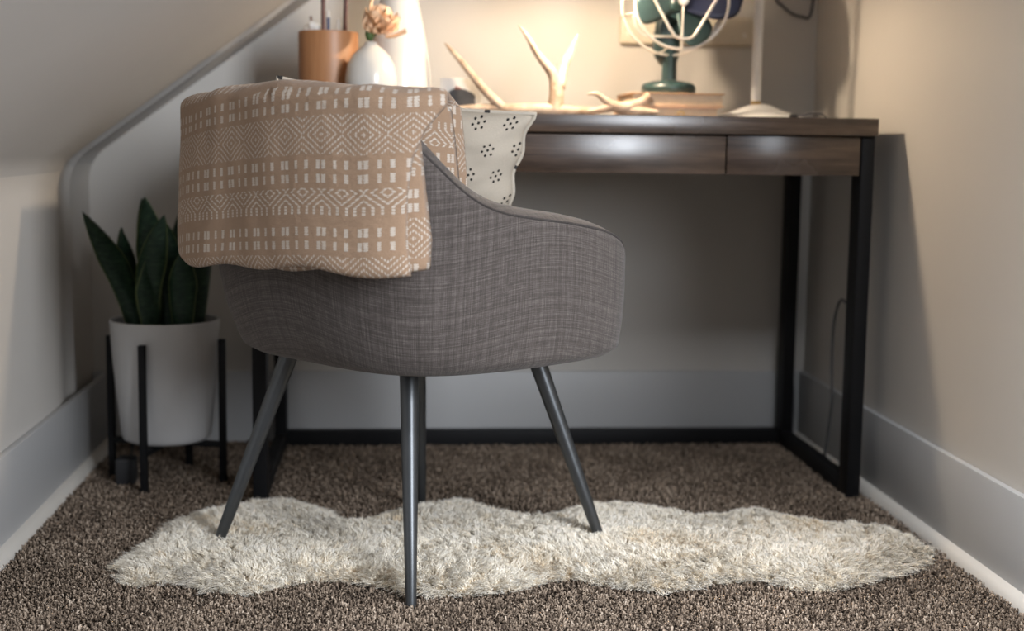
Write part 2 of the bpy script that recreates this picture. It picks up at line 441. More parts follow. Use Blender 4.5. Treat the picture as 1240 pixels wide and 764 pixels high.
def fast_mesh(name, V, T, tone, mat, parent):
    me = bpy.data.meshes.new(name)
    me.vertices.add(len(V)); me.vertices.foreach_set('co', V.astype(np.float32).ravel())
    n = len(T); k = T.shape[1]
    me.loops.add(n*k); me.loops.foreach_set('vertex_index', T.astype(np.int32).ravel())
    me.polygons.add(n); me.polygons.foreach_set('loop_start', np.arange(0, n*k, k, dtype=np.int32))
    me.update(calc_edges=True)
    me.polygons.foreach_set('use_smooth', np.ones(n, bool))
    at = me.attributes.new('tone', 'FLOAT', 'POINT'); at.data.foreach_set('value', tone.astype(np.float32))
    me.materials.append(mat)
    o = link(bpy.data.objects.new(name, me), parent); o['kind'] = 'stuff'
    return o

# carpet pile: leaning three-sided yarn tufts
def carpet():
    st = 0.0048
    gx, gy = np.meshgrid(np.arange(XL+0.018, XR-0.018, st), np.arange(1.45, YB-0.02, st))
    P = np.stack([gx.ravel(), gy.ravel()], 1); P += rng.uniform(-0.5, 0.5, P.shape)*st*0.9
    P = P[rug_dist(P) < 0.05]
    n = len(P)
    lean = rng.normal(0, 0.0028, (n, 2)); h = rng.uniform(0.007, 0.013, n); w = rng.uniform(0.0017, 0.0029, n)
    ph = rng.uniform(0, 2*PI, n); tw = rng.uniform(0.4, 1.4, n)
    V = np.zeros((n, 10, 3)); tone = np.zeros((n, 10)); base = np.clip(rng.normal(0.50, 0.21, n), 0, 1)
    base = base + 0.06*np.sin(P[:, 0]*23+np.sin(P[:, 1]*17)*2)
    for lv, (fz, fw, fo) in enumerate([(0, 0.9, 0), (0.5, 1.0, 0.35), (0.92, 0.75, 0.9)]):
        for k in range(3):
            a = ph+tw*lv+k*2*PI/3
            V[:, lv*3+k, 0] = P[:, 0]+lean[:, 0]*fo+np.cos(a)*w*fw
            V[:, lv*3+k, 1] = P[:, 1]+lean[:, 1]*fo+np.sin(a)*w*fw
            V[:, lv*3+k, 2] = h*fz
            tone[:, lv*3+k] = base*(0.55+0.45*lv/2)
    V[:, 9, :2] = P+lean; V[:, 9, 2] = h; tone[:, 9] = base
    T = []
    for lv in range(2):
        for k in range(3):
            a, b = lv*3+k, lv*3+(k+1) % 3
            T += [(a, b, b+3), (a, b+3, a+3)]
    T += [(6, 7, 9), (7, 8, 9), (8, 6, 9)]
    T = (np.array(T)[None]+(np.arange(n)*10)[:, None, None]).reshape(-1, 3)
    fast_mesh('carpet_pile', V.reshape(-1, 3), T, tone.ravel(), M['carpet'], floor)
carpet()

# ------------------------------------------------------------------ desk
DX0, DX1, DY0, DY1, DZ = -0.270, 0.9205, 2.597, 3.141, 0.75
desk = thing('writing_desk', 'dark walnut writing desk with three drawers on a black metal frame', 'desk', ((DX0+DX1)/2, (DY0+DY1)/2, 0))
def D(p): return (p[0]-(DX0+DX1)/2, p[1]-(DY0+DY1)/2, p[2])
def dbox(name, lo, hi, mat, bev=0.0015): return box(name, D(lo), D(hi), mat, desk, bev)
dbox('desk_top', (DX0, DY0, DZ-0.0335), (DX1, DY1, DZ), M['desk_wood'])
zt = DZ-0.0335
LW, LD = 0.026, 0.055
for x in (DX0+0.003, DX1-0.003-LW):
    dbox('leg', (x, DY0+0.008, 0), (x+LW, DY0+0.008+LD, zt), M['black_metal'])
    dbox('leg', (x, DY1-0.008-LD, 0), (x+LW, DY1-0.008, zt), M['black_metal'])
    dbox('bottom_rail', (x+0.001, DY0+0.008+LD, 0.0), (x+LW-0.001, DY1-0.008-LD, 0.042), M['black_metal'])
    dbox('top_rail', (x+0.001, DY0+0.008+LD, zt-0.03), (x+LW-0.001, DY1-0.008-LD, zt), M['black_metal'])
dbox('back_rail', (DX0+0.003+LW, DY1-0.040, 0.0), (DX1-0.003-LW, DY1-0.010, 0.042), M['black_metal'])
dx0, dx1 = DX0+0.003+LW+0.001, DX1-0.003-LW-0.001
dbox('drawer_case', (dx0, DY0+0.032, zt-0.070), (dx1, DY1-0.07, zt-0.0005), M['desk_wood'])
cuts = [dx0, 0.030, 0.628, dx1]
for i in range(3):
    dbox('drawer', (cuts[i]+0.0015, DY0+(0.008 if i == 1 else 0.010), zt-0.076), (cuts[i+1]-0.0015, DY0+0.030, zt-(0.0045 if i == 1 else 0.002)), M['desk_wood'], 0.001)

# ------------------------------------------------------------------ chair
CF = math.atan2(0.65, 0.76)                         # heading of the chair's front
chair = thing('tub_chair', 'grey-brown linen tub armchair on splayed gunmetal legs', 'chair', (0.03, 2.27, 0), CF-PI/2)
# local frame: +y = front, +x = right side
def smooth(a, b, x):
    t = min(1, max(0, (x-a)/(b-a))); return t*t*(3-2*t)
def interp(x, xs, ys):
    return float(np.interp(x, xs, ys))
HK = ([0, 26, 38, 44, 50, 56, 62, 70, 82, 98, 114, 126, 137, 148, 158, 168, 180],
      [0.744, 0.742, 0.734, 0.714, 0.678, 0.643, 0.619, 0.604, 0.595, 0.586, 0.572, 0.552, 0.519, 0.482, 0.466, 0.458, 0.455])
def rim_h(th):
    d = abs(math.degrees(th)); return sum(interp(min(180, abs(d+k)), *HK) for k in (-3, 0, 3))/3
SHF = 0.024
def plan(th, rr=0.290, n=3.3):
    s, c = abs(math.sin(th)), abs(math.cos(th))
    return rr/((s**n+c**n)**(1/n))
def backness(th): return smooth(95, 35, abs(math.degrees(th))) if False else 1-smooth(35, 95, abs(math.degrees(th)))
def out_r(th, z):
    bk = backness(th)
    r = plan(th)
    t = min(1, max(0, (z-0.350)/0.135))
    under = 0.012*(1-bk)*(1-t)**2.5 + bk*0.044*(1-t)**1.7
    flare = 0.044*bk*max(0, (z-0.47))/0.28
    return r-under+flare
def cpt(th, r, z): return Vector((math.sin(th)*r, -math.cos(th)*r+SHF, z))
def build_shell():
    NTH = 144; V, UV, F = [], [], []
    rows = None
    for i in range(NTH):
        th = -PI+2*PI*i/NTH; h = rim_h(th)
        pr = []
        zb = 0.350
        for r_ in (0.0, 0.45, 0.75): pr.append((r_*(out_r(th, zb)-0.035), zb+0.002*(1-r_)))
        ro = out_r(th, zb)
        pr += [(ro-0.030, zb), (ro-0.012, zb+0.004), (out_r(th, zb+0.014), zb+0.014)]
        N = 16
        for k in range(1, N+1):
            z = zb+0.014+(h-0.020-zb-0.014)*k/N; pr.append((out_r(th, z), z))
        rt = out_r(th, h-0.02)
        pr += [(rt-0.001, h-0.014), (rt-0.005, h-0.009), (rt-0.016, h-0.002), (rt-0.030, h+0.003), (rt-0.042, h+0.001), (rt-0.052, h-0.008), (rt-0.056, h-0.024)]
        ri = rt-0.058
        zs = 0.430
        for k in range(1, 7):
            z = h-0.022+(zs-h+0.022)*k/6; pr.append((ri-0.02*k/6, z))
        pr += [((ri-0.02)*0.5, zs), (0.0, zs)]
        rows = len(pr)
        L = 0; last = None
        for r, z in pr:
            p = cpt(th, r, z)
            if last is not None: L += (p-last).length
            last = p; V.append(p); UV.append((th*0.33, L))
    for i in range(NTH):
        j = (i+1) % NTH
        for k in range(rows-1):
            F.append((i*rows+k, j*rows+k, j*rows+k+1, i*rows+k+1))
    me = bpy.data.meshes.new('shell'); me.from_pydata([tuple(v) for v in V], [], F); me.update()
    uvl = me.uv_layers.new(name='UVMap')
    for poly in me.polygons:
        us = [UV[me.loops[l].vertex_index][0] for l in poly.loop_indices]
        for l, u in zip(poly.loop_indices, us):
            w = UV[me.loops[l].vertex_index]
            if max(us)-min(us) > 1 and u < 0: u += 2*PI*0.33
            uvl.data[l].uv = (u, w[1])
    bm = bmesh.new(); bm.from_mesh(me); bmesh.ops.remove_doubles(bm, verts=bm.verts, dist=1e-5)
    bmesh.ops.recalc_face_normals(bm, faces=bm.faces); bm.to_mesh(me); bm.free()
    me.materials.append(M['linen']); me.polygons.foreach_set('use_smooth', [True]*len(me.polygons))
    return link(bpy.data.objects.new('shell', me), chair)
build_shell()
pp = []
for i in range(150):
    th = math.radians(-152+304*i/149); h = rim_h(th); r = out_r(th, h-0.02)
    pp.append(cpt(th, r-0.0025, h-0.0115))
tube('piping', pp, 0.0022, M['piping'], chair, 6)

def uv_box(o, sc=1.0):
    me = o.data; uvl = me.uv_layers.new(name='UVMap')
    for poly in me.polygons:
        n = poly.normal
        for l in poly.loop_indices:
            c = me.vertices[me.loops[l].vertex_index].co
            if abs(n.z) > 0.6: uvl.data[l].uv = (c.x*sc, c.y*sc)
            elif abs(n.x) > abs(n.y): uvl.data[l].uv = (c.y*sc, c.z*sc)
            else: uvl.data[l].uv = (c.x*sc, c.z*sc)
# seat cushion
bm = bmesh.new(); rings = []
for (k, z) in ((0.0, 0.430), (0.93, 0.431), (1.0, 0.445), (0.985, 0.468), (0.9, 0.480), (0.5, 0.486), (0.0, 0.487)):
    rings.append((k, z))
prof_n = 48; vs = []
for k, z in rings:
    vs.append([bm.verts.new(cpt(-PI+2*PI*i/prof_n, (plan(-PI+2*PI*i/prof_n)-0.085)*k, z)) for i in range(prof_n)])
for a, b in zip(vs, vs[1:]):
    for i in range(prof_n): bm.faces.new((a[i], a[(i+1) % prof_n], b[(i+1) % prof_n], b[i]))
bmesh.ops.remove_doubles(bm, verts=bm.verts, dist=1e-5); bmesh.ops.recalc_face_normals(bm, faces=bm.faces)
uv_box(mesh_obj('seat_cushion', bm, M['linen'], chair))
# legs: tapered tubes, world targets turned into the chair's frame
def to_chair(p):
    v = Vector((p[0]-0.03, p[1]-2.27, 0)); a = -(CF-PI/2)
    return Vector((v.x*math.cos(a)-v.y*math.sin(a), v.x*math.sin(a)+v.y*math.cos(a), p[2]))
for top, foot in (((0.023, 2.14, 0.362), (0.026, 1.998, 0.004)), ((-0.165, 2.262, 0.362), (-0.300, 2.262, 0.004)),
                  ((0.228, 2.285, 0.362), (0.358, 2.262, 0.004)), ((0.040, 2.41, 0.362), (0.052, 2.55, 0.004))):
    a, b = to_chair(top), to_chair(foot)
    ts = [0, 0.03, 0.3, 0.6, 0.985, 1.0]
    rs = [0.0152, 0.0152, 0.0135, 0.0115, 0.0082, 0.0062]
    lg = tube('leg', [a.lerp(b, t) for t in ts], rs, M['gunmetal'], chair, 20)

# ------------------------------------------------------------------ padded cloth
def pad(name, G, U, thick, mat, parent=None, edge=5):
    """closed cloth of some thickness around a grid of mid-surface points G[u][v]; U[u][v] = uv in metres"""
    nu, nv = len(G), len(G[0]); V, UV, F = [], [], []
    def nrm(i, j):
        du = G[min(i+1, nu-1)][j]-G[max(i-1, 0)][j]; dv = G[i][min(j+1, nv-1)]-G[i][max(j-1, 0)]
        n = du.cross(dv); return n.normalized() if n.length > 1e-12 else Vector((0, 0, 1))
    NN = [[nrm(i, j) for j in range(nv)] for i in range(nu)]
    for s in (1, -1):
        for i in range(nu):
            for j in range(nv):
                e = min(i, j, nu-1-i, nv-1-j); k = 1.0 if e >= edge else math.sqrt(max(0, 1-(1-e/edge)**2))
                V.append(G[i][j]+NN[i][j]*(s*thick/2*k)); UV.append(U[i][j])
    def idx(s, i, j): return s*nu*nv+i*nv+j
    for i in range(nu-1):
        for j in range(nv-1):
            F.append((idx(0, i, j), idx(0, i+1, j), idx(0, i+1, j+1), idx(0, i, j+1)))
            F.append((idx(1, i, j), idx(1, i, j+1), idx(1, i+1, j+1), idx(1, i+1, j)))
    me = bpy.data.meshes.new(name); me.from_pydata([tuple(v) for v in V], [], F); me.update()
    uvl = me.uv_layers.new(name='UVMap'); li = np.zeros(len(me.loops), np.int32); me.loops.foreach_get('vertex_index', li)
    uvl.data.foreach_set('uv', np.array(UV, np.float32)[li].ravel())
    bm = bmesh.new(); bm.from_mesh(me); bmesh.ops.remove_doubles(bm, verts=bm.verts, dist=2e-6)
    bmesh.ops.recalc_face_normals(bm, faces=bm.faces); bm.to_mesh(me); bm.free()
    me.materials.append(mat); me.polygons.foreach_set('use_smooth', [True]*len(me.polygons))
    return link(bpy.data.objects.new(name, me), parent)

MC = Matrix.Translation((0.03, 2.27, 0)) @ Matrix.Rotation(CF-PI/2, 4, 'Z')
throw = thing('throw_blanket', 'tan woven throw with white stitched bands folded over the chair back', 'blanket', (0.03, 2.27, 0), CF-PI/2)
ARC_T = [math.radians(k) for k in range(-90, 91)]; ARC_L = [0.5]
for a_, b_ in zip(ARC_T, ARC_T[1:]): ARC_L.append(ARC_L[-1]+(cpt(a_, plan(a_)+0.035, 0)-cpt(b_, plan(b_)+0.035, 0)).length)
def arc_at(th): return interp(th, ARC_T, ARC_L)
def build_throw(name, th0, edge_fn, zin, zout, lift, thick, seed, voff, amp, NU=110):
    G, U = [], []
    NV = 120
    def lef(z): return th0+16*smooth(0.655, 0.745, z)
    for i in range(NU+1):
        u = i/NU; row, uvr = [], []
        # length of path at this u, for v spacing
        thm = math.radians(th0+(edge_fn(0.70)-th0)*u)
        h = max(rim_h(thm), 0.735)+lift
        w_in = h-zin; arc = 0.085; w_out = h-zout
        zo = zout+0.012*u+0.004*math.sin(u*9+seed)+0.004*math.sin(u*23+seed*2)
        Ltot = w_in+arc+(h-zo)
        for j in range(NV+1):
            s = Ltot*j/NV
            if s < w_in: kind, z = 0, zin+s
            elif s < w_in+arc: kind, z = 1, h
            else: kind, z = 2, h-(s-w_in-arc)
            if kind == 2: th = math.radians(lef(z)+(edge_fn(z)-lef(z))*u)
            elif kind == 1:
                t = (s-w_in)/arc; e0, e1 = edge_fn(h)+6*(1-t), edge_fn(h)
                th = math.radians(th0+(e0*(1-t)+e1*t-lef(h))*u-0+(lef(h)-th0))
            else: th = math.radians(lef(h)+(edge_fn(h)+6+(h-z)*30-lef(h))*u)
            hh = max(rim_h(th), 0.735)
            ro = max(out_r(th, hh-0.02), plan(th)+0.040*backness(th)*1.0)
            rout = ro+lift*0.9+0.003
            rin = ro-0.058-lift
            if kind == 0: r = rin-0.004-0.02*smooth(h-0.03, zin, z) if False else rin-0.014*min(1, (h-z)/0.15)
            elif kind == 1:
                t = (s-w_in)/arc; a = PI*(1-t); mid = (rin+rout)/2; half = (rout-rin)/2
                r = mid+half*math.cos(a); z = h+0.018*math.sin(a)**0.8*0.9
            else:
                r = rout+0.004*smooth(h-0.02, h-0.12, z) if False else rout+0.003*min(1, (h-z)/0.1)
            p = cpt(th, r, z)
            nz = noise.noise(Vector((p.x*7+seed, p.y*7, p.z*5)))*amp+noise.noise(Vector((p.x*22+seed, p.y*22, p.z*12)))*amp*0.35
            dirv = Vector((math.sin(th), -math.cos(th), 0))
            if kind == 1: p += Vector((0, 0, nz*1.6))
            elif kind == 2: p += dirv*(nz+amp*0.4)
            else: p -= dirv*(nz+amp*0.4)
            row.append(p)
            uvr.append((arc_at(th), (s-w_in-arc*0.55)+0.195*3+voff+0.058*u-0.056))
        G.append(row); U.append(uvr)
    return pad(name, G, U, thick, M['throw'], throw)
def edge_main(z): return interp(z, [0.50, 0.56, 0.62, 0.67, 0.71, 0.745, 0.78], [46, 45, 45, 46, 48.5, 53, 54])
def edge_under(z): return interp(z, [0.50, 0.56, 0.64, 0.70, 0.74, 0.80], [49.5, 50, 48.5, 47.5, 50, 52])
build_throw('front_fold', -64, edge_main, 0.60, 0.500, 0.013, 0.012, 1.3, 0.0, 0.0075)
build_throw('under_fold', -60, edge_under, 0.55, 0.506, 0.0045, 0.007, 4.1, 0.06, 0.002, 70)

# ------------------------------------------------------------------ cushion on the seat
def build_cushion():
    TL = Vector((-0.200, 2.385, 0.800)); TR = Vector((0.232, 2.335, 0.744))
    ex = (TR-TL); Wd = ex.length; ex.normalize()
    down = Vector((0.05, 0.22, -1.0)); down = (down-ex*down.dot(ex)).normalized(); Hh = 0.315
    nrm = ex.cross(down).normalized()
    cush = thing('cushion', 'cream cushion with black dotted flowers standing in the chair', 'cushion', TL+ex*Wd/2+down*Hh)
    base = cush.location.copy()
    N = 48; V, UV, F = [], [], []
    def edge_in(t): return 0.016*math.sin(PI*t)
    for s in (1, -1):
        for i in range(N+1):
            for j in range(N+1):
                a, b = i/N, j/N; u, v = a*2-1, b*2-1
                # sides pulled in, corners kept as ears
                px = a*Wd; py = b*Hh
                px += -u*0.020*(1-v*v)*abs(u); py += -v*0.014*(1-u*u)*abs(v)
                t = 0.058*((1-abs(u)**3.0)*(1-abs(v)**3.0))**0.55
                wr = 0.009*noise.noise(Vector((u*2.5+5, v*2.5, s)))+0.006*noise.noise(Vector((u*6+v*3, v*5+2, s)))
                edge = 1-max(abs(u), abs(v))
                wav = 0.0035*math.sin(v*14+u*3)*max(0, abs(u)-0.7)/0.3
                p = TL+ex*(px+wav)+down*py+nrm*(s*t+wr*min(1, edge*6)+0.004*math.sin(v*9)*max(0, abs(u)-0.6))
                V.append(p-base); UV.append((a*Wd+1.0, (1-b)*Hh+1.0))
    K = (N+1)
    for i in range(N):
        for j in range(N):
            F.append((i*K+j, (i+1)*K+j, (i+1)*K+j+1, i*K+j+1))
            q = K*K; F.append((q+i*K+j, q+i*K+j+1, q+(i+1)*K+j+1, q+(i+1)*K+j))
    me = bpy.data.meshes.new('cover'); me.from_pydata([tuple(v) for v in V], [], F); me.update()
    uvl = me.uv_layers.new(name='UVMap')
    for l in me.loops: uvl.data[l.index].uv = UV[l.vertex_index]
    bm = bmesh.new(); bm.from_mesh(me); bmesh.ops.remove_doubles(bm, verts=bm.verts, dist=1e-5)
    bmesh.ops.recalc_face_normals(bm, faces=bm.faces); bm.to_mesh(me); bm.free()
    me.materials.append(M['cushion']); me.polygons.foreach_set('use_smooth', [True]*len(me.polygons))
    link(bpy.data.objects.new('cover', me), cush)
    loop = [V[i*K] for i in range(N)]+[V[N*K+j] for j in range(N)]+[V[(N-i)*K+N] for i in range(N)]+[V[N-j] for j in range(N)]
    bm = bmesh.new(); bm_tube(bm, loop, 0.0036, 8, closed=True); bmesh.ops.recalc_face_normals(bm, faces=bm.faces)
    o = mesh_obj('edge_piping', bm, M['cushion_edge'], cush)
    uvl = o.data.uv_layers.new(name='UVMap')
    for poly in o.data.polygons:
        k = poly.index//8
        for l in poly.loop_indices: uvl.data[l].uv = (k*0.0075, 0)
build_cushion()

# ------------------------------------------------------------------ sheepskin rug
def build_rug():
    cx, cy = 0.24, 2.29
    rug = thing('sheepskin_rug', 'long scalloped cream sheepskin rug on the brown carpet under the chair', 'rug', (cx, cy, 0))
    def height(d): return 0.021*np.clip(d/0.07, 0, 1)**0.6
    # pelt: fan of rings from the outline inwards
    st = 0.016
    gx, gy = np.meshgrid(np.arange(-0.46, 0.94, st), np.arange(2.0, 2.62, st))
    sh = gx.shape; P = np.stack([gx.ravel(), gy.ravel()], 1); d = rug_dist(P).reshape(sh)
    keep = d > 0.004; vid = -np.ones(sh, int); V, F = [], []
    for i in range(sh[0]):
        for j in range(sh[1]):
            if keep[i, j]:
                vid[i, j] = len(V); V.append((gx[i, j]-cx, gy[i, j]-cy, 0.006+float(height(d[i, j]))))
    nT = len(V); V += [(x, y, 0.002) for x, y, z in V]
    cells = {}
    for i in range(sh[0]-1):
        for j in range(sh[1]-1):
            q = (vid[i, j], vid[i, j+1], vid[i+1, j+1], vid[i+1, j])
            if min(q) >= 0:
                F.append(q); F.append(tuple(v+nT for v in reversed(q)))
                for a, b in zip(q, q[1:]+q[:1]): cells[(a, b)] = 1
    for (a, b) in list(cells):
        if (b, a) not in cells: F.append((b, a, a+nT, b+nT))
    data_obj('pelt', V, F, M['pelt'], rug)
    # wool locks
    n = 300000
    P = np.stack([rng.uniform(-0.47, 0.95, n), rng.uniform(1.99, 2.62, n)], 1)
    d = rug_dist(P); ok = d > 0.002; P, d = P[ok], d[ok]
    n = len(P)
    # clumps: cells of a warped, jittered grid
    cs = 0.0125; nx, ny = int(1.5/cs), int(0.7/cs); m = nx*ny
    Wp = P+np.stack([np.sin(P[:, 1]*310+P[:, 0]*120), np.sin(P[:, 0]*280-P[:, 1]*90)], 1)*0.0042+rng.normal(0, 0.0012, P.shape)
    ci = np.clip(((Wp[:, 0]+0.5)/cs).astype(int), 0, nx-1); cj = np.clip(((Wp[:, 1]-1.95)/cs).astype(int), 0, ny-1)
    near = ci*ny+cj
    jj, kk = np.meshgrid(np.arange(nx), np.arange(ny), indexing='ij')
    Cc = np.stack([(jj.ravel()+0.5)*cs-0.5, (kk.ravel()+0.5)*cs+1.95], 1)+rng.uniform(-0.5, 0.5, (m, 2))*cs*0.9
    cl_lean = rng.normal(0, 0.0065, (m, 2)); cl_tone = rng.normal(0, 0.12, m); cl_h = rng.uniform(0.75, 1.2, m)
    # outward lean near the rim
    e = 0.004
    gxv = (rug_dist(P+[e, 0])-d)/e; gyv = (rug_dist(P+[0, e])-d)/e
    rimw = np.clip(1-d/0.055, 0, 1)
    out = -np.stack([gxv, gyv], 1)*(rimw*0.012)[:, None]
    low = np.stack([np.sin(P[:, 1]*21+P[:, 0]*9), np.cos(P[:, 0]*17-P[:, 1]*11)], 1)*0.006
    tip = P+(Cc[near]-P)*0.35+cl_lean[near]+out+low+rng.normal(0, 0.0035, (n, 2))
    L = 0.025*cl_h[near]*rng.uniform(0.8, 1.15, n)*(1-0.55*rimw**1.3)
    z0 = 0.004+height(d)
    lev = 4; W = rng.uniform(0.0007, 0.0014, n)
    ph = rng.uniform(0, 2*PI, n); V = np.zeros((n, lev*2+1, 3)); tone = np.zeros((n, lev*2+1))
    tt = np.clip(0.62+cl_tone[near]+rng.normal(0, 0.12, n)-0.25*(np.sin(P[:, 0]*13+2)*np.sin(P[:, 1]*19+P[:, 0]*7) > 0.55), 0, 1)
    crimp = rng.uniform(0.0012, 0.0040, n)
    for k in range(lev+1):
        f = k/lev
        c = P+(tip-P)*(f**1.4)[None] if False else P+(tip-P)*(f**1.4)
        wob = np.stack([np.cos(ph+k*2.1), np.sin(ph+k*2.1)], 1)*crimp[:, None]
        c = c+wob*(0.3+0.7*f)
        z = z0+L*(f-0.30*f*f*(1+0.6*rimw))
        z = np.maximum(z, 0.004)
        if k < lev:
            w = W*(1-0.55*f)
            dx = np.stack([np.cos(ph+0.4*k), np.sin(ph+0.4*k)], 1)*w[:, None]
            V[:, k*2, :2] = c-dx; V[:, k*2+1, :2] = c+dx; V[:, k*2, 2] = z; V[:, k*2+1, 2] = z
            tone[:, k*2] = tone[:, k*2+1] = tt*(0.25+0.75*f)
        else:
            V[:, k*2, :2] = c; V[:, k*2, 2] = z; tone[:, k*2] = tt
    V -= np.array([cx, cy, 0])
    T = []
    for k in range(lev-1): T += [(k*2, k*2+1, k*2+3), (k*2, k*2+3, k*2+2)]
    k = (lev-1)*2; T.append((k, k+1, k+2))
    T = (np.array(T)[None]+(np.arange(n)*(lev*2+1))[:, None, None]).reshape(-1, 3)
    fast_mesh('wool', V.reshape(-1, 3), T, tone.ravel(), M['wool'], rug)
build_rug()

# ------------------------------------------------------------------ plant, pot, stand
PX, PY = -0.459, 2.807
stand = thing('plant_stand', 'black square-bar plant stand with four legs on the carpet', 'plant stand', (PX, PY, 0), math.radians(-13))
bm_ang = [0, PI/2, PI, 3*PI/2]
for a in bm_ang:
    c = Vector((math.cos(a)*0.118, math.sin(a)*0.118, 0))
    o = box('leg', (-0.0065, -0.0065, 0), (0.0065, 0.0065, 0.298), M['black_metal'], stand, 0.0012)
    o.location = c; o.rotation_euler = (0, 0, a)
for a in (0, PI/2):
    o = box('cross_bar', (-0.1115, -0.006, 0.078 - (0.0 if a == 0 else 0.0)), (0.1115, 0.006, 0.090), M['black_metal'], stand, 0.001) if a == 0 else None
    if a:
        for s in (1, -1):
            box('cross_bar', (-0.006, 0.006 if s > 0 else -0.1115, 0.078), (0.006, 0.1115 if s > 0 else -0.006, 0.090), M['black_metal'], stand, 0.001)
pot = thing('flower_pot', 'white ceramic planter in the black stand holding the snake plant', 'planter', (PX, PY, 0.0905))
lathe('bowl', [(0, 0), (0.078, 0), (0.085, 0.004), (0.089, 0.012), (0.098, 0.10), (0.104, 0.17), (0.108, 0.237), (0.1085, 0.243), (0.1065, 0.2455), (0.104, 0.244), (0.1025, 0.238), (0.100, 0.21), (0.0, 0.21)], M['ceramic'], pot, 64, cap0=False, cap1=False)
lathe('soil', [(0, 0.2115), (0.0985, 0.2115), (0.0985, 0.221), (0.05, 0.226), (0, 0.224)], M['soil'], pot, 32, cap0=False, cap1=False)

plant = thing('snake_plant', 'dark green snake plant with pointed upright leaves in the white planter', 'plant', (PX, PY, 0.312))
def leaf(bx, by, tx, ty, tz, w, face, curl=0.0, bend=0.0):
    """base and tip relative to the pot's centre; tz = tip height above the soil; face = yaw of the blade's normal"""
    w *= 1.22; n = 18; V, UV, F = [], [], []
    B = Vector((bx, by, -0.002)); Tp = Vector((tx, ty, tz))
    side = Vector((math.cos(face), math.sin(face), 0)); nrm = Vector((-math.sin(face), math.cos(face), 0))
    cr = (-1, -0.55, 0, 0.55, 1); th = 0.0022
    for k in range(n+1):
        t = k/n
        c = B.lerp(Tp, t)+nrm*(bend*math.sin(PI*t))+Vector((tx-bx, ty-by, 0))*(t*t-t)*0.7
        ww = w*(0.55+0.75*t-0.15*t*t)*min(1, max(0.02, (1-t)/0.42))**0.75
        if t > 0.97: ww = w*0.03
        fold = 0.45*(1-t*0.6)
        tw = curl*t; sd = side*math.cos(tw)+nrm*math.sin(tw); nn = nrm*math.cos(tw)-side*math.sin(tw)
        for sgn in (1, -1):
            for q in cr:
                p = c+sd*(q*ww)+nn*(fold*ww*q*q+0.0025*math.sin(t*11+q*2+bx*90))+nn*sgn*th*(1-abs(q)*0.7)
                V.append(p); UV.append((0.5+q/2, t))
    m = 10
    for k in range(n):
        for q in range(4):
            a = k*m+q; F.append((a, a+1, a+m+1, a+m)); a += 5; F.append((a, a+m, a+m+1, a+1))
        for e in (0, 4):
            a = k*m+e; b = a+5
            F.append((a, a+m, b+m, b) if e == 0 else (a, b, b+m, a+m))
    o = data_obj('leaf', V, F, M['leaf'], plant)
    uvl = o.data.uv_layers.new(name='UVMap')
    for l in o.data.loops: uvl.data[l.index].uv = UV[l.vertex_index]
    bm = bmesh.new(); bm.from_mesh(o.data); bmesh.ops.recalc_face_normals(bm, faces=bm.faces); bm.to_mesh(o.data); bm.free()
for a in [(-0.050, -0.030, -0.148, -0.045, 0.240, 0.026, 0.2, 0.4, 0.010),
          (-0.062, 0.020, -0.085, 0.010, 0.205, 0.024, 0.7, 0.3, 0.0),
          (-0.020, 0.045, -0.052, 0.060, 0.262, 0.028, -0.2, 0.2, 0.0),
          (-0.010, 0.000, -0.034, -0.010, 0.268, 0.030, 0.3, -0.4, 0.012),
          (-0.030, -0.050, 0.012, -0.060, 0.235, 0.028, -0.5, 0.5, -0.010),
          (0.020, -0.030, 0.010, -0.020, 0.215, 0.030, 0.5, -0.3, 0.008),
          (0.045, 0.020, 0.068, 0.030, 0.268, 0.030, -0.3, 0.4, 0.0),
          (0.060, -0.020, 0.075, -0.030, 0.225, 0.031, 0.25, 0.2, 0.006),
          (0.025, 0.055, 0.030, 0.075, 0.250, 0.030, 0.1, -0.2, 0.0),
          (0.040, -0.055, 0.050, -0.075, 0.170, 0.026, -0.2, 0.3, 0.0),
          (-0.015, -0.065, -0.020, -0.060, 0.150, 0.024, 0.4, 0.2, 0.0)]:
    leaf(*a)

# small black power adapter under the stand
ad = thing('power_adapter', 'small black power adapter on the carpet beneath the plant stand', 'power adapter', (-0.545, 2.790, 0.0))
ad.location = (-0.535, 2.775, 0.0)
box('case', (-0.019, -0.022, 0.0), (0.019, 0.022, 0.060), M['cord'], ad, 0.005, 3)
tube('cord', catmull([(0.0, 0.022, 0.02), (0.0, 0.06, 0.012), (-0.02, 0.14, 0.008), (-0.04, 0.27, 0.010), (-0.05, 0.345, 0.02)], 8), 0.0028, M['cord'], ad, 8)

# ------------------------------------------------------------------ things on the desk
# wooden pencil cup with brushes
cup = thing('pencil_cup', 'round cherry-wood pencil cup at the left end of the desk', 'cup', (-0.136, 2.90, DZ))
cup_o = lathe('body', [(0, 0), (0.057, 0), (0.0605, 0.003), (0.061, 0.010), (0.061, 0.160), (0.0605, 0.164), (0.0585, 0.165), (0.0565, 0.164), (0.056, 0.160), (0.056, 0.012), (0, 0.012)], M['cup'], cup, 56, cap0=False, cap1=False)
def brush(x, y, tx, ty, L, label, tip):
    b = thing('paintbrush', label, 'paintbrush', (-0.136+x, 2.90+y, DZ+0.0125))
    d = Vector((tx-x, ty-y, L)); f = lambda t: d*t
    tube('handle', [f(0.02), f(0.2), f(0.45), f(0.66)], [0.0024, 0.0042, 0.0050, 0.0040], M['brush_handle'], b, 10)
    tube('ferrule', [f(0.655), f(0.70), f(0.86)], [0.0038, 0.0045, 0.0048], M['brass'], b, 12)
    tube('bristles', [f(0.855), f(0.92), f(0.97), f(1.0)], [0.0045, 0.0058, 0.0045, 0.0010], tip, b, 10)
